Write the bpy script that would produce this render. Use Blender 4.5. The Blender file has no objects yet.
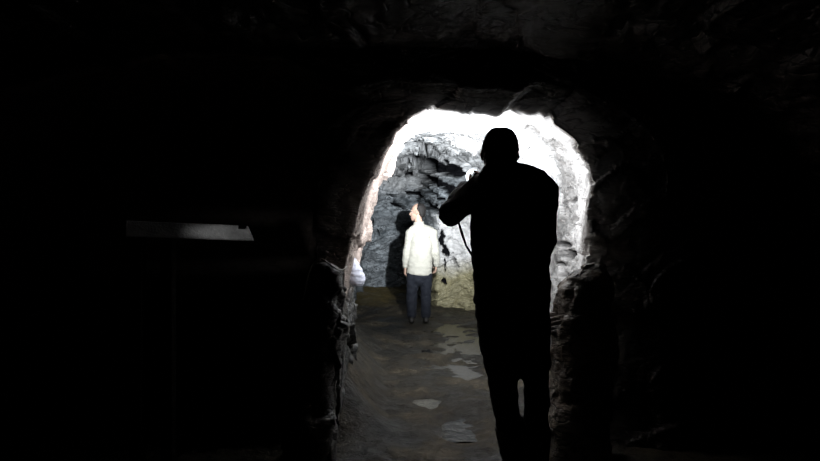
import bpy, math, random
import numpy as np
from mathutils import Vector, Matrix, noise, Quaternion
from mathutils.bvhtree import BVHTree

random.seed(4)
S = bpy.context.scene
COL = S.collection
F, CX, CY, CH = 600.0, 410.0, 231.0, 1.27      # focal length in pixels, image centre, camera height


def at(x, y, Y):
    return Vector(((x - CX) / F * Y, Y, CH + (CY - y) / F * Y))


# ------------------------------------------------------------------ materials
def new_mat(name):
    m = bpy.data.materials.new(name)
    m.use_nodes = True
    nt = m.node_tree
    return m, nt, nt.nodes['Principled BSDF']


def N(nt, kind, **kw):
    n = nt.nodes.new(kind)
    for k, v in kw.items():
        if k in n.inputs:
            n.inputs[k].default_value = v
        else:
            setattr(n, k, v)
    return n


def ramp(nt, src, stops):
    r = nt.nodes.new('ShaderNodeValToRGB')
    e = r.color_ramp.elements
    while len(e) < len(stops):
        e.new(0.5)
    for i, (p, c) in enumerate(stops):
        e[i].position = p
        e[i].color = (*c, 1) if len(c) == 3 else (c[0], c[0], c[0], 1)
    nt.links.new(src, r.inputs[0])
    return r


def mix(nt, fac, a, b):
    m = nt.nodes.new('ShaderNodeMix')
    m.data_type = 'RGBA'
    for sock, v in ((m.inputs[0], fac), (m.inputs[6], a), (m.inputs[7], b)):
        if hasattr(v, 'is_output'):
            nt.links.new(v, sock)
        elif isinstance(v, (int, float)):
            sock.default_value = v
        else:
            sock.default_value = (*v, 1)
    return m.outputs[2]


def plain(name, col, rough=0.7, bump=0.0, scale=60, metal=0.0, spec=0.5, var=0.25):
    m, nt, b = new_mat(name)
    tc = N(nt, 'ShaderNodeTexCoord')
    n = N(nt, 'ShaderNodeTexNoise', Scale=scale * 0.2, Detail=5.0)
    nt.links.new(tc.outputs['Object'], n.inputs['Vector'])
    c = mix(nt, n.outputs[0], [v * (1 - var) for v in col], [min(1, v * (1 + var)) for v in col])
    nt.links.new(c, b.inputs['Base Color'])
    b.inputs['Roughness'].default_value = rough
    b.inputs['Metallic'].default_value = metal
    b.inputs['Specular IOR Level'].default_value = spec
    if bump:
        n2 = N(nt, 'ShaderNodeTexNoise', Scale=float(scale), Detail=4.0)
        nt.links.new(tc.outputs['Object'], n2.inputs['Vector'])
        bp = N(nt, 'ShaderNodeBump', Strength=bump, Distance=0.01)
        nt.links.new(n2.outputs[0], bp.inputs['Height'])
        nt.links.new(bp.outputs[0], b.inputs['Normal'])
    return m


def rock_material(name, lo, hi, rough=(0.35, 0.7), bump=0.5, attr=True):
    m, nt, b = new_mat(name)
    L = nt.links.new
    tc = N(nt, 'ShaderNodeTexCoord')
    mp = N(nt, 'ShaderNodeMapping')
    mp.inputs['Rotation'].default_value = (0.15, 0.45, 0)
    mp.inputs['Scale'].default_value = (1, 1, 2.6)
    L(tc.outputs['Object'], mp.inputs['Vector'])
    n1 = N(nt, 'ShaderNodeTexNoise', Scale=2.2, Detail=9.0, Roughness=0.62, Distortion=0.6)
    L(mp.outputs[0], n1.inputs['Vector'])
    n2 = N(nt, 'ShaderNodeTexNoise', Scale=11.0, Detail=8.0, Roughness=0.65)
    L(mp.outputs[0], n2.inputs['Vector'])
    r1 = ramp(nt, n1.outputs[0], [(0.3, lo), (0.52, [(a + c) / 2 for a, c in zip(lo, hi)]), (0.7, hi)])
    r2 = ramp(nt, n2.outputs[0], [(0.34, (0.45,)), (0.6, (1.0,))])
    mm = nt.nodes.new('ShaderNodeMix')
    mm.data_type = 'RGBA'
    mm.blend_type = 'MULTIPLY'
    mm.inputs[0].default_value = 0.75
    L(r1.outputs[0], mm.inputs[6])
    L(r2.outputs[0], mm.inputs[7])
    col = mm.outputs[2]
    if attr:
        for aname, tint in (('pale', (0.62, 0.61, 0.60)), ('pink', (0.52, 0.43, 0.385)), ('ochre', (0.30, 0.27, 0.16)), ('wet_shade', (0.042, 0.037, 0.033)), ('dark_seam', (0.006, 0.006, 0.007))):
            at_ = N(nt, 'ShaderNodeAttribute', attribute_name=aname)
            if aname == 'dark_seam':
                col = mix(nt, at_.outputs['Fac'], col, tint)
            else:
                mx = nt.nodes.new('ShaderNodeMix')
                mx.data_type = 'RGBA'
                mx.blend_type = 'MIX'
                L(at_.outputs['Fac'], mx.inputs[0])
                L(col, mx.inputs[6])
                tn = nt.nodes.new('ShaderNodeMix')
                tn.data_type = 'RGBA'
                tn.blend_type = 'MULTIPLY'
                tn.inputs[0].default_value = 0.4
                tn.inputs[6].default_value = (*tint, 1)
                L(r2.outputs[0], tn.inputs[7])
                L(tn.outputs[2], mx.inputs[7])
                col = mx.outputs[2]
    col_out = col
    rr = N(nt, 'ShaderNodeMapRange')
    rr.inputs['To Min'].default_value = rough[0]
    rr.inputs['To Max'].default_value = rough[1]
    L(n1.outputs[0], rr.inputs[0])
    if attr:
        wa = N(nt, 'ShaderNodeAttribute', attribute_name='wet_shade')
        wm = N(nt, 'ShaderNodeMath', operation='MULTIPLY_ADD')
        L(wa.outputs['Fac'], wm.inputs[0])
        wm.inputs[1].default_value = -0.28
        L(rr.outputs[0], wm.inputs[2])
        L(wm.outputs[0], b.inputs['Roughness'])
    else:
        L(rr.outputs[0], b.inputs['Roughness'])
    if attr:
        va_ = N(nt, 'ShaderNodeAttribute', attribute_name='dark_seam')
        sp_ = N(nt, 'ShaderNodeMath', operation='MULTIPLY_ADD')
        L(va_.outputs['Fac'], sp_.inputs[0])
        sp_.inputs[1].default_value = -0.45
        sp_.inputs[2].default_value = 0.45
        L(sp_.outputs[0], b.inputs['Specular IOR Level'])
    v = N(nt, 'ShaderNodeTexVoronoi', Scale=3.6)
    v.feature = 'DISTANCE_TO_EDGE'
    nd = N(nt, 'ShaderNodeTexNoise', Scale=3.0, Detail=3.0)
    L(mp.outputs[0], nd.inputs['Vector'])
    va = nt.nodes.new('ShaderNodeVectorMath')
    va.operation = 'ADD'
    L(mp.outputs[0], va.inputs[0])
    L(nd.outputs['Color'], va.inputs[1])
    L(va.outputs[0], v.inputs['Vector'])
    vr = ramp(nt, v.outputs['Distance'], [(0.0, (0.0,)), (0.08, (1.0,))])
    jr = ramp(nt, v.outputs['Distance'], [(0.0, (0.05,)), (0.03, (0.35,)), (0.07, (1.0,))])
    jm = nt.nodes.new('ShaderNodeMix')
    jm.data_type = 'RGBA'
    jm.blend_type = 'MULTIPLY'
    jn = ramp(nt, n1.outputs[0], [(0.40, (0.1,)), (0.56, (1.0,))])
    if attr:                                              # the pale and pinkish rock is sound: few open joints
        pa = N(nt, 'ShaderNodeAttribute', attribute_name='pale')
        pk = N(nt, 'ShaderNodeAttribute', attribute_name='pink')
        ps = N(nt, 'ShaderNodeMath', operation='ADD')
        ps.use_clamp = True
        L(pa.outputs['Fac'], ps.inputs[0])
        L(pk.outputs['Fac'], ps.inputs[1])
        pj = N(nt, 'ShaderNodeMath', operation='MULTIPLY_ADD')
        L(ps.outputs[0], pj.inputs[0])
        pj.inputs[1].default_value = -0.75
        pj.inputs[2].default_value = 1.0
        pq = N(nt, 'ShaderNodeMath', operation='MULTIPLY')
        L(pj.outputs[0], pq.inputs[0])
        L(jn.outputs[0], pq.inputs[1])
        L(pq.outputs[0], jm.inputs[0])
    else:
        L(jn.outputs[0], jm.inputs[0])
    L(col_out, jm.inputs[6])
    L(jr.outputs[0], jm.inputs[7])
    vc = N(nt, 'ShaderNodeTexVoronoi', Scale=3.6)
    L(va.outputs[0], vc.inputs['Vector'])
    vs_ = nt.nodes.new('ShaderNodeSeparateColor')
    L(vc.outputs['Color'], vs_.inputs[0])
    tone = ramp(nt, vs_.outputs[0], [(0.0, (0.45,)), (1.0, (1.15,))])
    tm = nt.nodes.new('ShaderNodeMix')
    tm.data_type = 'RGBA'
    tm.blend_type = 'MULTIPLY'
    tm.inputs[0].default_value = 0.8
    if attr:
        pm = N(nt, 'ShaderNodeMath', operation='MULTIPLY_ADD')
        L(ps.outputs[0], pm.inputs[0])
        pm.inputs[1].default_value = -0.6
        pm.inputs[2].default_value = 0.85
        L(pm.outputs[0], tm.inputs[0])
    L(jm.outputs[2], tm.inputs[6])
    L(tone.outputs[0], tm.inputs[7])
    L(tm.outputs[2], b.inputs['Base Color'])
    b1 = N(nt, 'ShaderNodeBump', Strength=bump * 0.6, Distance=0.03)
    L(vr.outputs[0], b1.inputs['Height'])
    b2 = N(nt, 'ShaderNodeBump', Strength=bump, Distance=0.04)
    L(n2.outputs[0], b2.inputs['Height'])
    L(b1.outputs[0], b2.inputs['Normal'])
    L(b2.outputs[0], b.inputs['Normal'])
    return m


M = {}
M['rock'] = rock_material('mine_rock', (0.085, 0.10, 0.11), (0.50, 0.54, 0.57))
M['dark_rock'] = rock_material('dark_wet_rock', (0.10, 0.08, 0.06), (0.30, 0.25, 0.20), rough=(0.3, 0.6), attr=False)
M['black_rock'] = rock_material('black_wet_rock', (0.02, 0.018, 0.016), (0.06, 0.053, 0.046), rough=(0.4, 0.7), attr=False)
M['black_cloth'] = plain('black_cloth', (0.008, 0.008, 0.010), 0.9, 0.3, 240, spec=0.15)
M['black_trouser'] = plain('black_trouser', (0.008, 0.008, 0.009), 0.9, 0.3, 240, spec=0.15)
M['black_knit'] = plain('black_knit', (0.007, 0.007, 0.008), 0.95, 0.4, 400, spec=0.1)
M['rubber'] = plain('black_rubber', (0.006, 0.006, 0.006), 0.6, 0.1, 60, spec=0.3)
M['skin'] = plain('skin', (0.50, 0.33, 0.25), 0.55, 0.1, 200)
M['cream'] = plain('cream_cloth', (0.45, 0.435, 0.375), 0.85, 0.3, 160, var=0.08)
M['denim'] = plain('blue_denim', (0.004, 0.0062, 0.013), 0.85, 0.3, 300)
M['shoe'] = plain('dark_leather', (0.02, 0.018, 0.016), 0.5, 0.2, 80)
M['hair'] = plain('dark_hair', (0.012, 0.010, 0.009), 0.6, 0.6, 300)
M['eye'] = plain('eye', (0.5, 0.48, 0.45), 0.2)
M['torch_metal'] = plain('black_anodised_metal', (0.015, 0.015, 0.016), 0.35, 0.1, 120, metal=0.8)
M['bag'] = plain('white_plastic_film', (0.78, 0.81, 0.95), 0.35, 0.3, 30, var=0.05)
M['cable'] = plain('grey_cable', (0.30, 0.28, 0.25), 0.5)
M['plank'] = plain('pale_weathered_plank', (0.40, 0.40, 0.40), 0.8, 0.6, 90, var=0.7)
M['iron'] = plain('dark_iron', (0.003, 0.003, 0.003), 0.9, 0.3, 90, spec=0.1)
M['timber'] = plain('dark_timber', (0.008, 0.007, 0.006), 0.9, 0.4, 50, spec=0.1)

m, nt, b = new_mat('torch_lens')
b.inputs['Base Color'].default_value = (1, 1, 1, 1)
b.inputs['Emission Color'].default_value = (0.86, 0.92, 1, 1)
b.inputs['Emission Strength'].default_value = 5
M['lens'] = m

m, nt, b = new_mat('puddle_water')
b.inputs['Base Color'].default_value = (0.016, 0.014, 0.010, 1)
b.inputs['Roughness'].default_value = 0.04
b.inputs['IOR'].default_value = 1.33
b.inputs['Specular IOR Level'].default_value = 0.32
tc = N(nt, 'ShaderNodeTexCoord')
n = N(nt, 'ShaderNodeTexNoise', Scale=16.0, Detail=4.0, Roughness=0.6)
nt.links.new(tc.outputs['Object'], n.inputs['Vector'])
bp = N(nt, 'ShaderNodeBump', Strength=0.5, Distance=0.012)
nt.links.new(n.outputs[0], bp.inputs['Height'])
nt.links.new(bp.outputs[0], b.inputs['Normal'])
M['water'] = m

# muddy wet floor
m, nt, b = new_mat('wet_mud_floor')
L = nt.links.new
tc = N(nt, 'ShaderNodeTexCoord')
n1 = N(nt, 'ShaderNodeTexNoise', Scale=2.3, Detail=8.0, Roughness=0.6)
n2 = N(nt, 'ShaderNodeTexNoise', Scale=22.0, Detail=7.0, Roughness=0.65)
L(tc.outputs['Object'], n1.inputs['Vector'])
L(tc.outputs['Object'], n2.inputs['Vector'])
c = ramp(nt, n1.outputs[0], [(0.36, (0.010, 0.009, 0.006)), (0.5, (0.034, 0.029, 0.020)), (0.64, (0.105, 0.087, 0.058))]).outputs[0]
oc = N(nt, 'ShaderNodeAttribute', attribute_name='ochre')
c = mix(nt, oc.outputs['Fac'], c, (0.14, 0.105, 0.035))
g = ramp(nt, n2.outputs[0], [(0.35, (0.5,)), (0.62, (1.0,))])
mm = nt.nodes.new('ShaderNodeMix')
mm.data_type = 'RGBA'
mm.blend_type = 'MULTIPLY'
mm.inputs[0].default_value = 0.8
L(c, mm.inputs[6])
L(g.outputs[0], mm.inputs[7])
L(mm.outputs[2], b.inputs['Base Color'])
r = ramp(nt, n1.outputs[0], [(0.36, (0.30,)), (0.55, (0.75,))])
L(r.outputs[0], b.inputs['Roughness'])
bp = N(nt, 'ShaderNodeBump', Strength=0.9, Distance=0.03)
L(n2.outputs[0], bp.inputs['Height'])
L(bp.outputs[0], b.inputs['Normal'])
b.inputs['Specular IOR Level'].default_value = 0.3
M['floor'] = m


# ------------------------------------------------------------------ object helpers
def link(name, me, mat, parent=None):
    o = bpy.data.objects.new(name, me)
    COL.objects.link(o)
    if mat is not None and not me.materials:
        me.materials.append(mat)
    if parent is not None:
        o.parent = parent
        # vertices are written in world space: bring them into the parent's frame
        me.transform(parent.matrix_world.inverted())
    return o


def tag(o, label, cat, group=None):
    o['label'] = label
    o['category'] = cat
    if group:
        o['group'] = group
    return o


def empty(name, loc, label, cat):
    o = bpy.data.objects.new(name, None)
    COL.objects.link(o)
    o.empty_display_size = 0.1
    o.location = loc
    o.matrix_world = Matrix.Translation(loc)
    return tag(o, label, cat)


class Geo:
    """collects closed lofts for one mesh"""
    def __init__(self):
        self.v, self.f = [], []

    def loft(self, rings):
        n = len(rings[0])
        b0 = len(self.v)
        for r in rings:
            self.v += [tuple(p) for p in r]
        for i in range(len(rings) - 1):
            for k in range(n):
                a, c = b0 + i * n + k, b0 + i * n + (k + 1) % n
                self.f.append((a, c, c + n, a + n))
        for i, flip in ((0, True), (len(rings) - 1, False)):
            ids = [b0 + i * n + k for k in range(n)]
            self.f.append(tuple(reversed(ids)) if flip else tuple(ids))

    def limb(self, pts, rad, n=14, round_ends=True, up=None):
        """tapered tube along pts, rad: floats or (a, b) pairs (a along the side axis)"""
        pts = [Vector(p) for p in pts]
        rad = [(r, r) if not isinstance(r, tuple) else r for r in rad]
        dirs = []
        for i in range(len(pts)):
            a, c = pts[max(0, i - 1)], pts[min(len(pts) - 1, i + 1)]
            dirs.append((c - a).normalized())
        ref = Vector(up) if up else (Vector((0, 1, 0)) if abs(dirs[0].y) < 0.85 else Vector((0, 0, 1)))
        rings = []

        def ring(c, d, ra, rb):
            s = d.cross(ref)
            if s.length < 1e-4:
                s = d.cross(Vector((1, 0, 0)))
            s.normalize()
            t = s.cross(d).normalized()
            return [c + s * ra * math.cos(2 * math.pi * k / n) + t * rb * math.sin(2 * math.pi * k / n) for k in range(n)]
        if round_ends:
            for q in (80, 55, 28):
                a = math.radians(q)
                rings.append(ring(pts[0] - dirs[0] * max(rad[0]) * math.sin(a) * 0.9, dirs[0], rad[0][0] * math.cos(a), rad[0][1] * math.cos(a)))
        for p, d, (ra, rb) in zip(pts, dirs, rad):
            rings.append(ring(p, d, ra, rb))
        if round_ends:
            for q in (28, 55, 80):
                a = math.radians(q)
                rings.append(ring(pts[-1] + dirs[-1] * max(rad[-1]) * math.sin(a) * 0.9, dirs[-1], rad[-1][0] * math.cos(a), rad[-1][1] * math.cos(a)))
        self.loft(rings)

    def ball(self, c, rx, ry, rz, n=18, rot=None):
        rings = []
        for i in range(1, n):
            t = math.pi * i / n
            rings.append([Vector((rx * math.sin(t) * math.cos(2 * math.pi * k / n), ry * math.sin(t) * math.sin(2 * math.pi * k / n), -rz * math.cos(t))) for k in range(n)])
        R = rot if rot else Matrix.Identity(3)
        self.loft([[Vector(c) + R @ p for p in r] for r in rings])

    def mesh(self, name):
        me = bpy.data.meshes.new(name)
        me.from_pydata(self.v, [], self.f)
        me.update()
        return me

    def fused(self, name, voxel, smooth=4, wrinkle=0.0, wscale=9.0, cut=None):
        """one continuous surface: voxel remesh, smoothing, small folds"""
        me = self.mesh(name + '_tmp')
        o = bpy.data.objects.new(name + '_tmp', me)
        COL.objects.link(o)
        md = o.modifiers.new('r', 'REMESH')
        md.mode = 'VOXEL'
        md.voxel_size = voxel
        if smooth:
            ms = o.modifiers.new('s', 'SMOOTH')
            ms.factor = 0.5
            ms.iterations = smooth
        dg = bpy.context.evaluated_depsgraph_get()
        out = bpy.data.meshes.new_from_object(o.evaluated_get(dg))
        bpy.data.objects.remove(o)
        bpy.data.meshes.remove(me)
        out.name = name
        if wrinkle:
            for vv in out.vertices:
                p = vv.co
                q = Vector((p.x * wscale, p.y * wscale, p.z * wscale * 1.8))
                vv.co = p + vv.normal * wrinkle * (noise.noise(q) + 0.5 * noise.noise(q * 2.3))
        out.polygons.foreach_set('use_smooth', [True] * len(out.polygons))
        return out


# ------------------------------------------------------------------ the mine: one continuous rock lining
NP = 440


def resample(pts, n=NP):
    p = np.array(pts, float)
    d = np.r_[0, np.cumsum(np.linalg.norm(np.diff(p, axis=0), axis=1))]
    t = np.linspace(0, d[-1], n)
    return np.stack([np.interp(t, d, p[:, k]) for k in range(p.shape[1])], 1)


def arch(xl, xr, zc, Y, spring=0.55):
    zs = zc * spring
    cx, w = (xl + xr) / 2, (xr - xl) / 2
    pts = [(xl, Y, -0.35), (xl, Y, zs)]
    for k in range(1, 40):
        a = math.pi * (1 - k / 40)
        pts.append((cx + w * math.copysign(abs(math.cos(a)) ** 0.75, math.cos(a)), Y, zs + (zc - zs) * math.sin(a) ** 0.85))
    pts += [(xr, Y, zs), (xr, Y, -0.35)]
    return resample(pts)


OUT = [(341, 330), (344, 285), (346, 262), (351, 240), (356, 220), (362, 198), (369, 178), (379, 158), (388, 142), (393, 131), (402, 122),
       (412, 114), (424, 108), (432, 104), (445, 107), (458, 108), (470, 112), (485, 112), (497, 115), (503, 109), (510, 106), (520, 110),
       (530, 113), (540, 111), (547, 115), (553, 126), (562, 132), (572, 140), (580, 150), (588, 160), (591, 175), (594, 185), (592, 210),
       (590, 240), (589, 265), (588, 300)]
INN = [(352, 330), (354, 285), (359, 262), (365, 240), (371, 217), (378, 198), (384, 182), (389, 166), (394, 152), (403, 141), (414, 133),
       (430, 129), (450, 126), (470, 125), (490, 126), (508, 125), (525, 128), (540, 134), (553, 142), (564, 152), (572, 165), (577, 180),
       (580, 200), (580, 240), (580, 300)]


def traced(pix, Y):
    p = [tuple(at(x, y, Y)) for x, y in pix]
    return resample([(p[0][0] - 0.01, Y, -0.35)] + p + [(p[-1][0], Y, -0.35)])


YA, YB = 3.60, 4.70
kA, kB = traced(OUT, YA), traced(INN, YB)
# rock face around the arch, as the arch's own outline pushed outwards
cen = np.array([0.33, 0, 1.0])


def grown(base, gx, gz, dy):
    k = base.copy()
    k[:, 0] = cen[0] + (base[:, 0] - cen[0]) * gx
    k[:, 2] = np.where(base[:, 2] > 0.9, 0.9 + (base[:, 2] - 0.9) * gz, base[:, 2])
    k[:, 1] += dy
    return k


k1 = grown(kA, 1.22, 1.05, -0.06)
k2 = grown(kA, 1.5, 1.10, -0.14)
ix = np.arange(NP) / NP
for kk, xl in ((k1, -0.56), (k2, -0.66)):                 # the left pillar stands upright
    f_ = np.clip((0.47 - ix) / 0.1, 0, 1)
    kk[:, 0] += f_ * np.minimum(0, xl - kk[:, 0])
left = np.clip((-0.35 - k2[:, 0]) / 0.25, 0, 1)
k2[:, 1] += left * 0.9                                    # the pillar's back edge: side drift behind it
k3 = arch(-2.9, 2.3, 2.32, 3.42)
left = np.clip((-0.8 - k3[:, 0]) / 0.6, 0, 1)
k3[:, 1] += left * 1.6
k4 = arch(-3.0, 2.3, 2.40, 1.5)
k5 = arch(-2.8, 2.2, 2.7, -1.6)
k6 = arch(-0.3, 0.3, 1.4, -2.1)
near = [k6, k5, k4, k3, k2, k1, kA, kB]
steps = [10, 40, 34, 26, 30, 20, 100]

kc = arch(-0.98, 1.42, 2.35, 5.7)
kd = arch(-1.02, 1.45, 2.42, 7.0)


def yend(X):
    t = np.clip((0.46 - X) / 0.42, 0, 1)
    return 9.55 + 0.25 * np.sin(3 * X) + 2.9 * t * t * (3 - 2 * t)


rings = []
for a, c, s in zip(near[:-1], near[1:], steps):
    for i in range(s):
        rings.append(a + (c - a) * (i / s))
for a, c, s in ((kB, kc, 56), (kc, kd, 60)):
    for i in range(s):
        rings.append(a + (c - a) * (i / s))
for i in range(220):                                      # on to the oblique end wall
    u = i / 220
    k = kd.copy()
    k[:, 1] = 7.0 + u * 0.955 * (yend(k[:, 0]) - 7.0)
    rings.append(k)
i_back = len(rings)
for i in range(170):
    s = 1 - i / 170
    k = kd.copy()
    k[:, 0] = 0.22 + (kd[:, 0] - 0.22) * s
    k[:, 2] = -0.35 + (kd[:, 2] + 0.35) * s
    g = 0.955 + 0.045 * (1 - s ** 5)
    k[:, 1] = 7.0 + g * (yend(k[:, 0]) - 7.0)
    rings.append(k)
G = np.array(rings)
NR = len(G)

# normals of the plain lining (pointing into the rock)
du = np.gradient(G, axis=0)
dv = np.gradient(G, axis=1)
nrm = np.cross(dv, du)
nrm /= (np.linalg.norm(nrm, axis=2, keepdims=True) + 1e-9)
mid = np.array([0.3, 0, 1.1])
probe = nrm[230, NP // 2]
if probe[2] < 0:
    nrm = -nrm

# blocky rock relief
B1 = Matrix.Rotation(math.radians(26), 3, 'Y') @ Matrix.Rotation(math.radians(10), 3, 'X')
flat = G.reshape(-1, 3)
disp = np.zeros(len(flat))
for i, p in enumerate(flat):
    v = Vector(p)
    q = B1 @ v
    q = Vector((q.x, q.y * 0.8, q.z * 2.2))
    q += Vector((noise.noise(v * 3.1), noise.noise(v * 3.1 + Vector((5, 5, 5))), noise.noise(v * 3.1 + Vector((11, 2, 7))))) * 0.22
    h = 0
    for sc, amp in ((1.25, 0.10), (2.9, 0.055), (6.5, 0.02)):
        dd, pp = noise.voronoi(q * sc)
        cv = noise.cell_vector(pp[0] * 13.7)
        cv2 = noise.cell_vector(pp[0] * 7.1 + Vector((3, 3, 3)))
        h += amp * ((cv.x - 0.5) + 0.9 * (cv2 - Vector((0.5, 0.5, 0.5))).dot(q * sc - pp[0]))
    h += 0.018 * noise.fractal(v * 7, 0.9, 2.1, 4)
    disp[i] = h
Yf, Xf, Zf = flat[:, 1], flat[:, 0], flat[:, 2]
amp = np.ones(len(flat))
amp *= np.where((Yf > 3.3) & (Yf < 5.2), 0.35 + 0.5 * np.clip((Yf - 3.8) / 1.4, 0, 1), 1)
amp *= 1 + 0.6 * np.clip((Yf - 6) / 2, 0, 1)
flat = flat + nrm.reshape(-1, 3) * (disp * amp)[:, None]

# ray targets on the plain lining, used to lay the seams along the rock
tri = []
for j in range(0, NR - 1):
    for i in range(0, NP - 1, 1):
        a = j * NP + i
        tri.append((a, a + 1, a + NP + 1, a + NP))
bvh = BVHTree.FromPolygons([tuple(v) for v in flat], tri)
EYE = Vector((0, 0, CH))


def hit(x, y):
    d = (at(x, y, 1.0) - EYE).normalized()
    o = EYE
    loc, nn, idx, dist = bvh.ray_cast(o, d)
    return loc


SEAMS = [  # dark seams and open joints of the rock: points, half width
    ([(403, 159), (418, 162), (432, 166), (448, 171), (466, 174)], [3, 4.5, 5, 4.5, 2.5]),
    ([(410, 144), (424, 146), (430, 149), (440, 157), (448, 165), (455, 168)], 1.1),
    ([(424, 147), (427, 156)], 1.0),
    ([(383, 175), (397, 175)], 0.8),
    ([(402, 173), (415, 176)], 1.8),
    ([(418, 176), (430, 181), (444, 187), (451, 191)], 2.8),
    ([(416, 179), (427, 190), (437, 197), (444, 201)], 1.5),
    ([(406, 192), (415, 196), (422, 197)], 1.5),
    ([(387, 195), (399, 197)], 0.9),
    ([(392, 203), (401, 206), (408, 210)], 1.1),
    ([(423, 203), (430, 208), (436, 212)], 2.2),
    ([(372, 219), (373, 226)], 1.0),
    ([(376, 230), (380, 236)], 0.8),
    ([(442, 230), (442, 243), (445, 251), (448, 256)], 1.6),
    ([(445, 259), (445, 273)], 0.7),
    ([(451, 251), (455, 263), (459, 268)], 0.8),
    ([(444, 280), (446, 285)], 1.4),
    ([(524, 153), (532, 149)], 1.1),
    ([(532, 149), (547, 146)], 0.6),
    ([(561, 205), (571, 202), (577, 198)], 0.9),
    ([(557, 243), (571, 246)], 2.0),
    ([(562, 253), (574, 256)], 3.4),
    ([(557, 264), (566, 265)], 1.8),
    ([(559, 277), (568, 274)], 1.8),
    ([(554, 233), (557, 235)], 2.0),
    ([(576, 226), (580, 227)], 0.8),
    ([(469, 127), (472, 130)], 0.9),
    ([(408, 121), (413, 124)], 0.7),
    ([(577, 152), (580, 168), (588, 172)], 1.0),
]
dark_seam = np.zeros(len(flat))  # near-black colour and groove depth along the seam lines
Yf, Xf, Zf = flat[:, 1], flat[:, 0], flat[:, 2]
wob = np.array([[noise.noise(Vector(p) * 5.0), noise.noise(Vector(p) * 17.0 + Vector((9, 3, 1)))] for p in flat])
for pts, hw in SEAMS:
    hw = hw if isinstance(hw, list) else [hw] * len(pts)
    # dense samples along the seam on the surface
    P, W = [], []
    for (p, q, a, c) in zip(pts[:-1], pts[1:], hw[:-1], hw[1:]):
        for k in range(13):
            t = k / 12
            jx, jy = noise.noise(Vector((p[0] * 0.31 + t * 3.1, p[1] * 0.17, 2))), noise.noise(Vector((p[0] * 0.31 + t * 3.1, p[1] * 0.17, 9)))
            h = hit(p[0] + (q[0] - p[0]) * t + 1.6 * jx, p[1] + (q[1] - p[1]) * t + 1.6 * jy)
            if h is None:
                continue
            P.append(tuple(h))
            ends = (0.35 + 0.65 * min(1, 2.5 * t) if p == pts[0] else 1) * (0.35 + 0.65 * min(1, 2.5 * (1 - t)) if q == pts[-1] else 1)
            W.append((a + (c - a) * t) * ends * (0.75 + 0.7 * abs(jx + jy)) * (h - EYE).length / F)
    if not P:
        continue
    P, W = np.array(P), np.array(W)
    lo, hi_ = P.min(0) - 0.9, P.max(0) + 0.9
    sel = np.where(np.all((flat > lo) & (flat < hi_), axis=1))[0]
    if len(sel) == 0:
        continue
    dl = flat[sel][:, None, :] - P[None]
    vd = P - np.array(EYE)
    vd /= np.linalg.norm(vd, axis=1, keepdims=True)
    al = np.einsum('ijk,jk->ij', dl, vd)                 # a seam runs on into the rock: distance across it only
    d = np.sqrt(np.maximum(0, (dl ** 2).sum(2) - al ** 2 * np.where(np.abs(al) < 0.9, 1.0, 0.0))) / W[None]
    d = d.min(1) + wob[sel, 0] * 0.9 + wob[sel, 1] * 0.4
    v = np.clip((1.55 - d) / 0.4, 0, 1)
    dark_seam[sel] = np.maximum(dark_seam[sel], v)

fin = flat + nrm.reshape(-1, 3) * (dark_seam * (0.05 + 0.012 * flat[:, 1]))[:, None]

# mineral colouring of the walls, and shade painted on the near rock
nz = np.array([noise.noise(Vector(p) * 1.7) + 0.5 * noise.noise(Vector(p) * 5.1) for p in flat])
sm = lambda a, b, x: np.clip((x - a) / (b - a), 0, 1)
pink = sm(0.25, -0.1, Xf + 0.15 * nz) * sm(5.5, 4.8, Yf) * sm(3.2, 3.55, Yf) * sm(0.75, 1.0, Zf + 0.15 * nz)
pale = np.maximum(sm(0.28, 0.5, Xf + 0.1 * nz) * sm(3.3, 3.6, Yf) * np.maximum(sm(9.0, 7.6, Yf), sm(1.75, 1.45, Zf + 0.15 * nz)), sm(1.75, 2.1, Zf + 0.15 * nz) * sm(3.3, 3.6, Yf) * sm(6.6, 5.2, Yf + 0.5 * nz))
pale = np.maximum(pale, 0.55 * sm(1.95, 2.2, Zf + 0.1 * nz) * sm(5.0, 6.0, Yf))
wet_shade = np.maximum(sm(3.59, 3.52, Yf + 0.03 * nz), 0.8 * sm(5.8, 5.2, Yf) * sm(1.0, 0.8, Zf + 0.12 * nz) * sm(0.2, 0.0, Xf))  # shade painted into the near rock; also the muddy lower left wall
ochre = sm(0.85, 0.45, Zf + 0.25 * nz) * sm(6.2, 7.2, Yf) * sm(0.05, 0.3, Xf)

parts = {'wall_left': [], 'ceiling': [], 'wall_right': [], 'wall_back': []}
c1, c2 = int(NP * 0.36), int(NP * 0.66)
for j in range(NR - 1):
    for i in range(NP - 1):
        key = 'wall_back' if j >= i_back else ('wall_left' if i < c1 else ('ceiling' if i < c2 else 'wall_right'))
        a = j * NP + i
        parts[key].append((a, a + NP, a + NP + 1, a + 1))
for key, fs in parts.items():
    fs = np.array(fs)
    ids, inv = np.unique(fs, return_inverse=True)
    me = bpy.data.meshes.new(key)
    me.from_pydata([tuple(v) for v in fin[ids]], [], [tuple(r) for r in inv.reshape(fs.shape).tolist()])
    for nm, arr in (('dark_seam', dark_seam), ('pink', pink), ('pale', pale), ('ochre', ochre), ('wet_shade', wet_shade)):
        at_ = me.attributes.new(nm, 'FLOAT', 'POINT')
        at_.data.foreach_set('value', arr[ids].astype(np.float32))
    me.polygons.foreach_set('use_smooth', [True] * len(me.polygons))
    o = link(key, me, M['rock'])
    o['kind'] = 'structure'

# floor: wet mud with shallow hollows that hold the puddles
PUD = [  # centre x, centre y, half width, half length
    (0.44, 6.9, 0.40, 1.75),
    (0.14, 4.50, 0.13, 0.17),
    (0.34, 3.86, 0.17, 0.20),
]
WATER = -0.016


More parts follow.
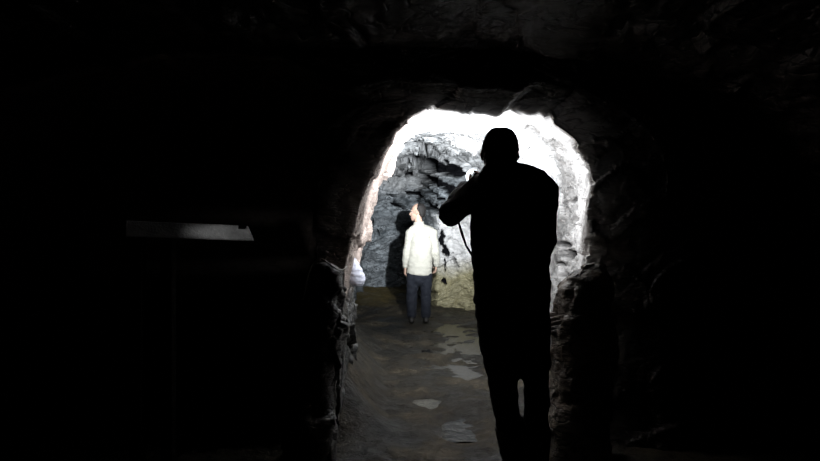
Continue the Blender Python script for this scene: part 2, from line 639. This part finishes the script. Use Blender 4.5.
def floor_z(x, y):
    z = 0.028 * noise.noise(Vector((x * 1.6, y * 1.1, 3))) + 0.026 * noise.noise(Vector((x * 5, y * 4, 1))) + 0.017 * noise.noise(Vector((x * 15, y * 13, 4)))
    z += 0.012 + 0.14 * min(1, max(0, (y - 9) / 3.5)) * min(1, max(0, (0.4 - x) / 0.5))
    if y > 3.6:                                           # bank of mud and scree along the left wall
        q = max(0, min(1, (-0.10 - 0.07 * (y - 4) - x) / 0.5))
        z += 0.42 * q * q * (3 - 2 * q) * min(1, (y - 3.6) / 0.4) * max(0, min(1, (8.2 - y) / 3.2)) * (1 if x > -0.62 or y > 5 else 0) * (1 + 0.35 * noise.noise(Vector((x * 3, y * 3, 8))))
    for px, py, a, c in PUD:
        d = math.hypot((x - px) / a, (y - py) / c)
        if d < 1.6:
            z -= 0.042 * max(0, 1 - (d / 1.45) ** 2)
    z += 0.022 * math.exp(-((y - 5.0) / 0.22) ** 2)
    for fx, fy, r in FEET:
        d = math.hypot(x - fx, (y - fy) * 0.7)
        w = max(0, 1 - d / r)
        z = z * (1 - min(1, w * 2.5))
    return z


FEET = [(0.515, 2.93, 0.30), (0.59, 2.83, 0.30), (0.12, 8.2, 0.40)]
xs = np.arange(-3.2, 2.6, 0.03)
ys = np.r_[np.arange(-2.2, 3.0, 0.06), np.arange(3.0, 14.0, 0.026)]
V = [(x, y, floor_z(x, y)) for y in ys for x in xs]
nx = len(xs)
Fc = [(j * nx + i, j * nx + i + 1, (j + 1) * nx + i + 1, (j + 1) * nx + i) for j in range(len(ys) - 1) for i in range(nx - 1)]
me = bpy.data.meshes.new('floor')
me.from_pydata(V, [], Fc)
at_ = me.attributes.new('ochre', 'FLOAT', 'POINT')
at_.data.foreach_set('value', [max(0, min(1, (y - 9.5) / 1.0)) * max(0, min(1, (0.0 - x) / 0.3 + noise.noise(Vector((x, y, 0)) * 2))) for x, y, z in V])
me.polygons.foreach_set('use_smooth', [True] * len(me.polygons))
o = link('floor', me, M['floor'])
o['kind'] = 'structure'

PL = ['long broken puddle running from the back wall between the two people',
      'small pale puddle nearer than the long broken one, on the muddy floor',
      'dark puddle on the mud beside the legs of the person in black']
for (px, py, a, c), lab in zip(PUD, PL):
    vs = [(px, py, WATER)]
    n = 48
    for rr in (0.5, 1.0):
        for k in range(n):
            an = 2 * math.pi * k / n
            w = 1 + 0.12 * math.sin(3 * an + px * 9) + 0.08 * math.sin(5 * an)
            vs.append((px + a * 1.25 * rr * w * math.cos(an), py + c * 1.25 * rr * w * math.sin(an), WATER))
    fs = [(0, 1 + k, 1 + (k + 1) % n) for k in range(n)]
    fs += [(1 + k, 1 + n + k, 1 + n + (k + 1) % n, 1 + (k + 1) % n) for k in range(n)]
    me = bpy.data.meshes.new('puddle')
    me.from_pydata(vs, [], fs)
    tag(link('puddle', me, M['water']), lab, 'puddle')


# ------------------------------------------------------------------ boulders
def boulder(cx, cy, prof, label, seed, depth, mat):
    """prof: (z, xmin, xmax) outline rows, bottom to top"""
    n = 64
    prof_r = resample([(z, a, c) for z, a, c in prof], 60)
    g = Geo()
    rings_ = []
    for i, (z, a, c) in enumerate(prof_r):
        mx, hw = (a + c) / 2, (c - a) / 2
        dep = depth * math.sqrt(max(0.02, 1 - (i / 60) ** 3))
        ring = []
        for k in range(n):
            an = 2 * math.pi * k / n
            ca, sa = math.cos(an), math.sin(an)
            ring.append(Vector((mx + hw * math.copysign(abs(ca) ** 0.8, ca), cy + dep * math.copysign(abs(sa) ** 0.8, sa), z)))
        rings_.append(ring)
    top = rings_[-1]
    c0 = sum(top, Vector()) / n
    for s in (0.7, 0.4, 0.12):
        rings_.append([c0 + (p - c0) * s + Vector((0, 0, 0.012 * (1 - s))) for p in top])
    g.loft(rings_)
    me = g.mesh('boulder')
    for vv in me.vertices:
        v = vv.co.copy()
        h = 0
        for sc, amp_ in ((3.5, 0.06), (8, 0.028), (17, 0.010)):
            q = v * sc + Vector((seed, 0, 0))
            dd, pp = noise.voronoi(q)
            cv2 = noise.cell_vector(pp[0] * 7.1)
            h += amp_ * ((cv2.x - 0.5) + 0.9 * (cv2 - Vector((0.5, 0.5, 0.5))).dot(q - pp[0]))
        dirn = Vector((v.x - cx, v.y - cy, 0)).normalized()
        vv.co = v + dirn * h
    me.polygons.foreach_set('use_smooth', [True] * len(me.polygons))
    return tag(link('boulder', me, mat), label, 'boulder')


def zz(y, Y):
    return CH + (CY - y) / F * Y


def xx(x, Y):
    return (x - CX) / F * Y


Yb = 3.35
boulder(xx(590, Yb), Yb, [(-0.05, xx(545, Yb), xx(611, Yb)), (zz(420, Yb), xx(549, Yb), xx(609, Yb)), (zz(350, Yb), xx(552, Yb), xx(613, Yb)),
                          (zz(305, Yb), xx(553, Yb), xx(606, Yb)), (zz(288, Yb), xx(556, Yb), xx(611, Yb)), (zz(275, Yb), xx(570, Yb), xx(609, Yb)),
                          (zz(265, Yb), xx(584, Yb), xx(606, Yb))],
        'tall brown rock slab at the foot of the right wall beside the person in black', 3, 0.2, M['dark_rock'])
Yl = 3.25
boulder(xx(325, Yl), Yl, [(-0.05, xx(282, Yl), xx(336, Yl)), (zz(380, Yl), xx(290, Yl), xx(339, Yl)), (zz(330, Yl), xx(297, Yl), xx(343, Yl)),
                          (zz(300, Yl), xx(303, Yl), xx(346, Yl)), (zz(282, Yl), xx(307, Yl), xx(347, Yl)), (zz(272, Yl), xx(312, Yl), xx(345, Yl)),
                          (zz(264, Yl), xx(318, Yl), xx(333, Yl))],
        'dark rock buttress at the foot of the left wall under the thin cable', 8, 0.18, M['black_rock'])


# ------------------------------------------------------------------ hands
def hand(g, wrist, d, palm_n, side, curl=0.5, s=1.0, spread=0.10):
    """d: direction of the hand, palm_n: where the palm faces, side: +1 when the thumb is on d x palm_n"""
    d, pn = Vector(d).normalized(), Vector(palm_n).normalized()
    pn = (pn - d * pn.dot(d)).normalized()
    w = d.cross(pn).normalized() * side               # towards the thumb
    wrist = Vector(wrist)
    g.limb([wrist, wrist + d * 0.035 * s, wrist + d * 0.085 * s], [(0.027 * s, 0.019 * s), (0.036 * s, 0.016 * s), (0.041 * s, 0.013 * s)], n=14, up=pn)
    lens = (0.070, 0.079, 0.074, 0.058)
    for k in range(4):
        off = (0.030 - 0.020 * k) * s
        p = wrist + d * (0.084 - 0.004 * abs(k - 1)) * s + w * off
        fd = (d + w * spread * (1.5 - k) * 0.5).normalized()
        pts, rad = [p - d * 0.02 * s, p], [0.0090 * s, 0.0092 * s]
        ang = 0
        for q, fr in enumerate((0.45, 0.30, 0.25)):
            ang += curl * (0.75, 1.05, 0.8)[q]
            v = fd * math.cos(ang) + pn * math.sin(ang)
            p = p + v * lens[k] * fr * s
            pts.append(p)
            rad.append((0.0086, 0.0080, 0.0070)[q] * s)
        g.limb(pts, rad, n=10)
    b = wrist + d * 0.025 * s + w * 0.026 * s
    t1 = b + (d * 0.55 + w * 0.75 + pn * 0.25).normalized() * 0.042 * s
    t2 = t1 + (d * 0.75 + w * 0.25 * (1 - curl) + pn * (0.3 + 0.6 * curl)).normalized() * 0.032 * s
    t3 = t2 + (d * 0.75 - w * 0.15 * curl + pn * (0.3 + 0.7 * curl)).normalized() * 0.026 * s
    g.limb([b, t1, t2, t3], [0.0135 * s, 0.0110 * s, 0.0098 * s, 0.0080 * s], n=10)


def head(g, c, R, s=1.0):
    """c: centre of the skull, R: rotation; the face looks along R @ +Y"""
    P = lambda x, y, z: Vector(c) + R @ Vector((x * s, y * s, z * s))
    g.ball(P(0, -0.012, 0.022), 0.076 * s, 0.095 * s, 0.095 * s, rot=R)
    g.ball(P(0, 0.022, -0.045), 0.058 * s, 0.070 * s, 0.075 * s, rot=R)       # face and jaw
    g.ball(P(0, 0.062, -0.100), 0.026 * s, 0.026 * s, 0.020 * s, rot=R)       # chin
    g.limb([P(0, 0.088, 0.000), P(0, 0.106, -0.030), P(0, 0.098, -0.040)], [0.010 * s, 0.014 * s, 0.013 * s], n=10)   # nose
    for e in (-1, 1):
        g.ball(P(e * 0.030, 0.074, 0.018), 0.024 * s, 0.014 * s, 0.009 * s, rot=R)   # brow
        g.ball(P(e * 0.033, 0.066, -0.030), 0.020 * s, 0.018 * s, 0.016 * s, rot=R)  # cheek
        g.limb([P(e * 0.077, -0.010, 0.012), P(e * 0.083, -0.014, -0.008), P(e * 0.076, -0.006, -0.032)], [0.013 * s, 0.013 * s, 0.009 * s], n=10)   # ear
    g.limb([P(-0.022, 0.084, -0.068), P(0.022, 0.084, -0.068)], [0.008 * s, 0.008 * s], n=10)   # lips
    g.limb([P(-0.018, 0.082, -0.080), P(0.018, 0.082, -0.080)], [0.008 * s, 0.008 * s], n=10)


def eyes(parent, c, R, s=1.0):
    for e in (-1, 1):
        g = Geo()
        g.ball(Vector(c) + R @ Vector((e * 0.031 * s, 0.069 * s, -0.002 * s)), 0.011 * s, 0.011 * s, 0.009 * s, n=10, rot=R)
        link('eye', g.mesh('eye'), M['eye'], parent)


# ------------------------------------------------------------------ the person in black with the torch (seen from behind)
YN = 2.8
base = Vector((0.53, YN + 0.03, 0.0))
man = empty('person', base, 'person in black seen from behind, arm raised holding a lit torch', 'person')
W = lambda x, y, dy=0.0: at(x, y, YN + dy)
hd = W(499.5, 154.5, 0.03)
Rh = Matrix.Rotation(math.radians(4), 3, 'Y') @ Matrix.Rotation(math.radians(6), 3, 'X')
TDIR = Vector((0.02, 1.0, 0.055)).normalized()       # where the torch points
TPOS = at(473, 177, 3.50)                            # its lens
grip = TPOS - TDIR * 0.105
HD, HP = Vector((0.80, 0.22, 0.50)).normalized(), Vector((-0.50, 0.0, 0.86)).normalized()   # left hand: direction and palm
Lw = grip - HD * 0.078 - HP * 0.030
Ls, Le = W(484, 190, 0.05), W(449, 214, 0.27)
Rs, Re, Rw = W(541, 187, 0.0), W(544, 244, -0.03), W(532, 268, 0.24)
Lh, Lk, La = W(497, 322, 0.0), W(503, 388, 0.07), at(519, 466, 2.93)
Rhp, Rk, Ra = W(530, 322, 0.0), W(537, 388, 0.04), at(535, 476, 2.82)
La.z, Ra.z = 0.10, 0.10
La.x, Ra.x = 0.515, 0.59
waist, pelvis, chest, neckb, neckt = W(511, 268), W(512, 312), W(511, 205), W(503, 178, 0.0), W(500, 162, 0.02)

g = Geo()
g.limb([pelvis + Vector((0, 0, -0.03)), waist, chest, neckb + Vector((0, 0, -0.05))],
       [(0.155, 0.11), (0.135, 0.095), (0.165, 0.105), (0.10, 0.07)], n=24, up=(0, 1, 0))
g.limb([neckb + Vector((0, 0, -0.05)), neckt, hd], [0.072, 0.068, 0.062], n=16)
head(g, hd, Rh)
for (a, e, w_) in ((Ls, Le, Lw), (Rs, Re, Rw)):
    g.limb([chest.lerp(a, 0.6), a, a.lerp(e, 0.5), e, e.lerp(w_, 0.35), w_], [0.06, 0.056, 0.046, 0.033, 0.037, 0.026], n=14)
for (h, k, a) in ((Lh, Lk, La), (Rhp, Rk, Ra)):
    g.limb([h + Vector((0, 0, 0.03)), h.lerp(k, 0.5), k, k.lerp(a, 0.35), a], [0.082, 0.070, 0.052, 0.052, 0.036], n=16)
    g.limb([a + Vector((0, -0.04, -0.05)), a + Vector((0, 0.06, -0.06)), a + Vector((0, 0.15, -0.07))], [(0.034, 0.034), (0.038, 0.028), (0.034, 0.022)], n=12, up=(0, 0, 1))
# left hand closes round the torch barrel, palm to the barrel, fingers across it
hand(g, Lw, HD, HP, -1, curl=0.95)
hand(g, Rw, Vector((-0.45, 0.85, -0.2)), Vector((-0.5, -0.3, -0.6)), 1, curl=0.6)
link('body', g.fused('body', 0.0062, 3), M['skin'], man)
eyes(man, hd, Rh)

# jacket
g = Geo()
g.limb([W(512, 305), W(512, 285), W(511, 262), W(511, 235), W(512, 205), W(508, 187), W(502, 174, 0.01)],
       [(0.178, 0.13), (0.182, 0.135), (0.180, 0.13), (0.190, 0.135), (0.196, 0.135), (0.165, 0.11), (0.092, 0.085)], n=28, round_ends=False, up=(0, 1, 0))
g.limb([W(503, 181, 0.005), W(502, 164, 0.015)], [0.104, 0.088], n=20, round_ends=False)          # standing collar
g.limb([W(500, 187), W(486, 189, 0.0), Ls, Ls.lerp(Le, 0.5), Le, Le.lerp(Lw, 0.4), Le.lerp(Lw, 0.93)],
       [0.085, 0.085, 0.080, 0.071, 0.066, 0.060, 0.044], n=18)
g.limb([W(520, 180), W(536, 185), W(542, 192), Rs.lerp(Re, 0.55), Re, Re.lerp(Rw, 0.4), Re.lerp(Rw, 0.93)],
       [0.085, 0.082, 0.080, 0.066, 0.060, 0.058, 0.046], n=18)
jk = link('jacket', g.fused('jacket', 0.012, 5, 0.010, 8), M['black_cloth'], man)
g = Geo()
g.limb([W(458, 221, 0.25), W(462, 234, 0.19), W(466, 246, 0.12), W(473, 257, 0.02)], [(0.005, 0.003), (0.007, 0.003), (0.005, 0.003), (0.007, 0.003)], n=8, up=(0, 1, 0))
link('strap', g.mesh('strap'), M['black_cloth'], man)
# trousers
g = Geo()
g.limb([W(512, 292), W(512, 312), W(513, 328)], [(0.172, 0.125), (0.174, 0.13), (0.165, 0.12)], n=24, up=(0, 1, 0))
g.limb([Lh, Lh.lerp(Lk, 0.5), Lk, Lk.lerp(La, 0.4), Lk.lerp(La, 0.8)], [0.100, 0.088, 0.068, 0.064, 0.066], n=18)
g.limb([Rhp, Rhp.lerp(Rk, 0.5), Rk, Rk.lerp(Ra, 0.4), Rk.lerp(Ra, 0.8)], [0.098, 0.081, 0.060, 0.058, 0.064], n=18)
link('trousers', g.fused('trousers', 0.011, 4, 0.008, 9), M['black_trouser'], man)
for a, k in ((La, Lk), (Ra, Rk)):
    g = Geo()
    t = a.lerp(k, 0.56)
    g.limb([t, a.lerp(k, 0.25), a, a + Vector((0, -0.01, -0.06))], [0.071, 0.063, 0.052, 0.050], n=18, round_ends=False)
    g.limb([a + Vector((0, -0.05, -0.058)), a + Vector((0, 0.06, -0.060)), a + Vector((0, 0.155, -0.068))], [(0.042, 0.040), (0.048, 0.038), (0.044, 0.030)], n=16, up=(0, 0, 1))
    bt = link('boot', g.fused('boot', 0.008, 3), M['rubber'], man)
    g = Geo()
    z0 = 0.0
    rr = []
    for zq in (0.0, 0.022):
        rr.append([Vector((a.x + 0.050 * math.cos(q), a.y + 0.055 + 0.155 * math.sin(q), z0 + zq)) for q in [2 * math.pi * k2 / 28 for k2 in range(28)]])
    g.loft(rr)
    link('sole', g.mesh('sole'), M['rubber'], bt).matrix_parent_inverse = Matrix.Identity(4)
# knitted cap
g = Geo()
P = lambda x, y, z: hd + Rh @ Vector((x, y, z))
rr = []
for t in np.linspace(0, 1, 14):
    a = t * math.pi / 2 * 0.97
    rx, ry = 0.087 * math.cos(a) ** 0.7, 0.106 * math.cos(a) ** 0.7
    rr.append([P(rx * math.cos(q), -0.010 + ry * math.sin(q), 0.012 + 0.112 * math.sin(a)) for q in [2 * math.pi * k / 36 for k in range(36)]])
g.loft(rr)
cap = link('knitted_cap', g.fused('knitted_cap', 0.007, 3, 0.003, 40), M['black_knit'], man)
g = Geo()
rr = []
for k in range(48):
    q = 2 * math.pi * k / 48
    c_ = P(0.086 * math.cos(q), -0.010 + 0.103 * math.sin(q), 0.018)
    rad = (Rh @ Vector((math.cos(q), math.sin(q), 0)))
    rr.append([c_ + rad * 0.008 * math.cos(w_) + Vector((0, 0, 0.022 * math.sin(w_))) for w_ in [2 * math.pi * j / 10 for j in range(10)]])
b0 = 0
for i in range(48):
    g.v += [tuple(p) for p in rr[i]]
for i in range(48):
    for j in range(10):
        g.f.append((i * 10 + j, i * 10 + (j + 1) % 10, ((i + 1) % 48) * 10 + (j + 1) % 10, ((i + 1) % 48) * 10 + j))
link('cuff', g.mesh('cuff'), M['black_knit'], cap)
# hair at the nape
g = Geo()
g.ball(P(0, -0.036, -0.018), 0.081, 0.072, 0.074, rot=Rh)
link('hair', g.fused('hair', 0.008, 2, 0.003, 60), M['hair'], man)


# ------------------------------------------------------------------ the torch
def frame_of(d):
    return d.to_track_quat('Z', 'Y').to_matrix()


torch = empty('torch', TPOS - TDIR * 0.19, 'lit black hand torch held up beside the head of the person in black', 'torch')
Rt = frame_of(TDIR)


def turned(prof, n=28):
    g = Geo()
    g.loft([[TPOS + Rt @ Vector((r * math.cos(2 * math.pi * k / n), r * math.sin(2 * math.pi * k / n), z)) for k in range(n)] for z, r in prof])
    return g


link('barrel', turned([(-0.190, 0.011), (-0.187, 0.0145), (-0.165, 0.0150), (-0.160, 0.0135), (-0.155, 0.0150), (-0.10, 0.0150), (-0.095, 0.0135), (-0.09, 0.0150), (-0.055, 0.0150)]).mesh('barrel'), M['torch_metal'], torch)
link('lamp_head', turned([(-0.056, 0.0150), (-0.045, 0.0165), (-0.030, 0.0180), (-0.012, 0.0185), (-0.010, 0.0180)]).mesh('lamp_head'), M['torch_metal'], torch)
link('lens', turned([(-0.024, 0.0180), (-0.022, 0.0330), (-0.008, 0.0420), (0.004, 0.0400), (0.012, 0.0290), (0.016, 0.0150), (0.0175, 0.003)]).mesh('lens'), M['lens'], torch)
g = Geo()
g.ball(TPOS + Rt @ Vector((0, 0.0150, -0.075)), 0.006, 0.003, 0.008, n=10, rot=Rt)
link('switch', g.mesh('switch'), M['rubber'], torch)

# ------------------------------------------------------------------ the person in the cream jacket
YP = 8.2
W2 = lambda x, y, dy=0.0: at(x, y, YP + dy)
s2 = 1.0
fb = Vector((W2(418, 320).x, YP, 0.0))
far = empty('person', fb, 'person in a cream jacket and blue jeans standing deeper in the tunnel', 'person')
hd2 = W2(417.5, 212.5, 0.02)
Rh2 = Matrix.Rotation(math.radians(75), 3, 'Z')
Ls, Le, Lw = W2(410.5, 233), W2(407, 252, 0.0), W2(405.5, 267, 0.06)
Rs, Re, Rw = W2(432.5, 233), W2(436, 252, 0.02), W2(436.5, 266, 0.14)
Lh, Lk, La = W2(413, 275), W2(412, 296, 0.03), W2(411.5, 314, 0.0)
Rhp, Rk, Ra = W2(426, 275), W2(426, 296, 0.04), W2(426, 314, 0.02)
La.z = Ra.z = 0.09
g = Geo()
g.limb([W2(419.5, 274), W2(420, 258), W2(421, 238), W2(420, 229)], [(0.13, 0.09), (0.12, 0.085), (0.15, 0.095), (0.09, 0.065)], n=22, up=(0, 1, 0))
g.limb([W2(420, 229), W2(418, 220), hd2], [0.060, 0.052, 0.05], n=14)
head(g, hd2, Rh2, s2)
for (a, e, w_) in ((Ls, Le, Lw), (Rs, Re, Rw)):
    g.limb([W2(421, 233).lerp(a, 0.6), a, a.lerp(e, 0.5), e, e.lerp(w_, 0.35), w_], [0.055, 0.050, 0.043, 0.036, 0.036, 0.024], n=14)
for (h, k, a) in ((Lh, Lk, La), (Rhp, Rk, Ra)):
    g.limb([h + Vector((0, 0, 0.02)), h.lerp(k, 0.5), k, k.lerp(a, 0.35), a], [0.078, 0.066, 0.048, 0.050, 0.034], n=16)
    g.limb([a + Vector((0, -0.04, -0.045)), a + Vector((0, 0.06, -0.055)), a + Vector((0, 0.13, -0.062))], [(0.032, 0.032), (0.034, 0.025), (0.03, 0.02)], n=12, up=(0, 0, 1))
hand(g, Lw, Vector((-0.12, 0.15, -1)), Vector((0.9, 0.2, 0)), -1, curl=0.35, s=0.95)
hand(g, Rw, Vector((-0.1, 0.5, -0.8)), Vector((-0.9, 0.2, 0)), 1, curl=0.35, s=0.95)
link('body', g.fused('body', 0.0062, 3), M['skin'], far)
eyes(far, hd2, Rh2, s2)
g = Geo()
g.limb([W2(419.5, 275.5), W2(420, 268), W2(420.5, 256), W2(421, 243), W2(421, 233), W2(420, 227)],
       [(0.172, 0.125), (0.170, 0.125), (0.162, 0.12), (0.160, 0.12), (0.140, 0.11), (0.085, 0.08)], n=28, round_ends=False, up=(0, 1, 0))
g.limb([W2(420, 229), W2(419, 222)], [0.076, 0.070], n=18, round_ends=False)
g.limb([W2(416, 230), Ls, Ls.lerp(Le, 0.5), Le, Le.lerp(Lw, 0.5), Le.lerp(Lw, 0.95)], [0.07, 0.07, 0.060, 0.055, 0.050, 0.042], n=16)
g.limb([W2(426, 230), Rs, Rs.lerp(Re, 0.5), Re, Re.lerp(Rw, 0.5), Re.lerp(Rw, 0.95)], [0.07, 0.07, 0.060, 0.055, 0.050, 0.042], n=16)
link('jacket', g.fused('jacket', 0.011, 4, 0.012, 8), M['cream'], far)
g = Geo()
g.limb([W2(419.5, 268), W2(419.5, 277)], [(0.15, 0.11), (0.152, 0.11)], n=22, up=(0, 1, 0))
g.limb([Lh, Lh.lerp(Lk, 0.5), Lk, Lk.lerp(La, 0.5), Lk.lerp(La, 0.92)], [0.090, 0.082, 0.074, 0.070, 0.068], n=18)
g.limb([Rhp, Rhp.lerp(Rk, 0.5), Rk, Rk.lerp(Ra, 0.5), Rk.lerp(Ra, 0.92)], [0.090, 0.082, 0.074, 0.070, 0.068], n=18)
link('jeans', g.fused('jeans', 0.011, 3, 0.010, 10), M['denim'], far)
for a in (La, Ra):
    g = Geo()
    g.limb([a + Vector((0, -0.045, -0.045)), a + Vector((0, 0.05, -0.045)), a + Vector((0, 0.14, -0.058))], [(0.042, 0.042), (0.045, 0.040), (0.040, 0.026)], n=16, up=(0, 0, 1))
    g.limb([a + Vector((0, -0.01, -0.03)), a + Vector((0, -0.01, 0.02))], [0.045, 0.046], n=14, round_ends=False)
    link('shoe', g.fused('shoe', 0.008, 2), M['shoe'], far)
g = Geo()
P2 = lambda x, y, z: hd2 + Rh2 @ (Vector((x, y, z)) * s2)
g.ball(P2(0, -0.042, 0.036), 0.082 * s2, 0.076 * s2, 0.086 * s2, rot=Rh2)
g.ball(P2(0, -0.062, -0.010), 0.070 * s2, 0.052 * s2, 0.070 * s2, rot=Rh2)
link('hair', g.fused('hair', 0.008, 2, 0.005, 50), M['hair'], far)

# ------------------------------------------------------------------ cable and bag on the left wall, plank in the side recess
YC = 3.06
pts = [at(303, 300, YC), at(307, 280, YC), at(311, 267, YC), at(317, 260, YC), at(321, 259, YC), at(326, 262, YC), at(333, 267, YC), at(338, 270, YC + 0.03), at(343, 270, YC + 0.1), at(347, 267, YC + 0.3)]
sp = []
for i in range(len(pts) - 1):
    p0, p1, p2, p3 = pts[max(0, i - 1)], pts[i], pts[i + 1], pts[min(len(pts) - 1, i + 2)]
    for k in range(6):
        t = k / 6
        sp.append(0.5 * ((2 * p1) + (p2 - p0) * t + (2 * p0 - 5 * p1 + 4 * p2 - p3) * t * t + (3 * p1 - p0 - 3 * p2 + p3) * t ** 3))
sp.append(pts[-1])
g = Geo()
g.limb(sp, [0.0035] * len(sp), n=8)
me = g.mesh('cable')
me.polygons.foreach_set('use_smooth', [True] * len(me.polygons))
tag(link('cable', me, M['cable']), 'thin pale cable looped over the dark rock by the left wall', 'cable')

YG = 4.2
g = Geo()
rr = []
for y, x0, x1 in ((257, 351, 354), (260, 350, 355.5), (264, 349, 358), (269, 348, 361), (275, 348, 363.5), (280, 348, 364.5), (284, 349, 363.5), (286.5, 352, 361)):
    c_, h_ = at((x0 + x1) / 2 + 0.8, y, YG), (x1 - x0) / 2 / F * YG
    rr.append([c_ + Vector((h_ * math.cos(q), 0.8 * h_ * math.sin(q), 0)) for q in [2 * math.pi * k / 24 for k in range(24)]])
g.loft(rr)
bag = link('plastic_bag', g.fused('plastic_bag', 0.005, 3, 0.006, 22), M['bag'])
tag(bag, 'small white plastic bag hanging against the left wall just past the cable', 'bag')

S.view_settings.view_transform = 'Standard'
S.view_settings.look = 'None'
S.view_settings.gamma = 1
S.view_settings.exposure = 0.0
S.view_settings.use_curve_mapping = False


# plank on dark timber posts along the side recess
def box(a, c, w, h, mat, name, parent=None, bev=0.004, skew=0.0):
    """bar from a to c, w thick sideways, h tall"""
    a, c = Vector(a), Vector(c)
    d = (c - a).normalized()
    s_ = d.cross(Vector((0, 0, 1)))
    if s_.length < 1e-3:
        s_ = Vector((1, 0, 0))
    s_.normalize()
    u = s_.cross(d).normalized()
    g = Geo()
    n = 12
    secs = []
    L_ = (c - a).length
    sect = [(-w / 2 + bev, -h / 2), (w / 2 - bev, -h / 2), (w / 2, -h / 2 + bev), (w / 2, h / 2 - bev), (w / 2 - bev, h / 2), (-w / 2 + bev, h / 2), (-w / 2, h / 2 - bev), (-w / 2, -h / 2 + bev)]
    for i in range(n + 1):
        p = a + d * L_ * i / n
        sl = d * skew * (1 - i / n)
        secs.append([p + s_ * x + u * y + sl * (y / h + 0.5) for x, y in sect])
    g.loft(secs)
    return link(name, g.mesh(name), mat, parent)


pA, pB = at(254, 234, 3.25), at(126, 229, 2.95)
pl = empty('plank', Vector((pA.x, pA.y, 0)), 'pale weathered plank on edge in the dark recess left of the tunnel', 'plank')
box(pA, pB, 0.03, 0.080, M['plank'], 'board', pl, skew=0.038)
box(pA.lerp(pB, 0.07) + Vector((0, -0.012, 0.036)), pA.lerp(pB, 0.13) + Vector((0, -0.012, 0.036)), 0.03, 0.03, M['iron'], 'bracket', pl)
for t in (0.72, 0.95):
    p = pA.lerp(pB, t) + Vector((0, 0.05, -0.01))
    box((p.x, p.y, -0.02), (p.x, p.y, p.z + 0.02), 0.06, 0.06, M['timber'], 'post', pl)

# ------------------------------------------------------------------ light: the torch's beam and its spill
def spot(name, loc, d, power, size, blend, col, radius=0.02):
    l = bpy.data.lights.new(name, 'SPOT')
    l.energy = power
    l.spot_size = math.radians(size)
    l.spot_blend = blend
    l.color = col
    l.shadow_soft_size = radius
    o = bpy.data.objects.new(name, l)
    COL.objects.link(o)
    o.location = loc
    o.rotation_euler = Vector(d).to_track_quat('-Z', 'Y').to_euler()
    return o


LP = TPOS + TDIR * 0.045
spot('torch_beam', LP, Vector((0.03, 1, 0.18)), 2800, 62, 1.0, (0.90, 0.95, 1.0))
spot('torch_spill', LP, Vector((0.05, 1, 0.16)), 150, 150, 0.7, (0.95, 0.97, 1.0))
LQ = pA + Vector((-0.06, -0.5, 0.03))
o = spot('plank_fill', LQ, pA.lerp(pB, 0.22) - LQ, 1.25, 72, 1.0, (1, 1, 1))  # added light for the plank alone; no lamp stands here
o.scale = (1, 0.22, 1)

w = bpy.data.worlds.new('World')
S.world = w
w.use_nodes = True
w.node_tree.nodes['Background'].inputs[0].default_value = (0, 0, 0, 1)
w.node_tree.nodes['Background'].inputs[1].default_value = 0

cam = bpy.data.cameras.new('Camera')
co = bpy.data.objects.new('Camera', cam)
COL.objects.link(co)
cam.sensor_width = 36
cam.lens = F / 820 * 36
cam.clip_start = 0.02
co.location = EYE
co.rotation_euler = (math.radians(90), 0, 0)
S.camera = co
S.cycles.diffuse_bounces = 6
S.cycles.sample_clamp_indirect = 4.0
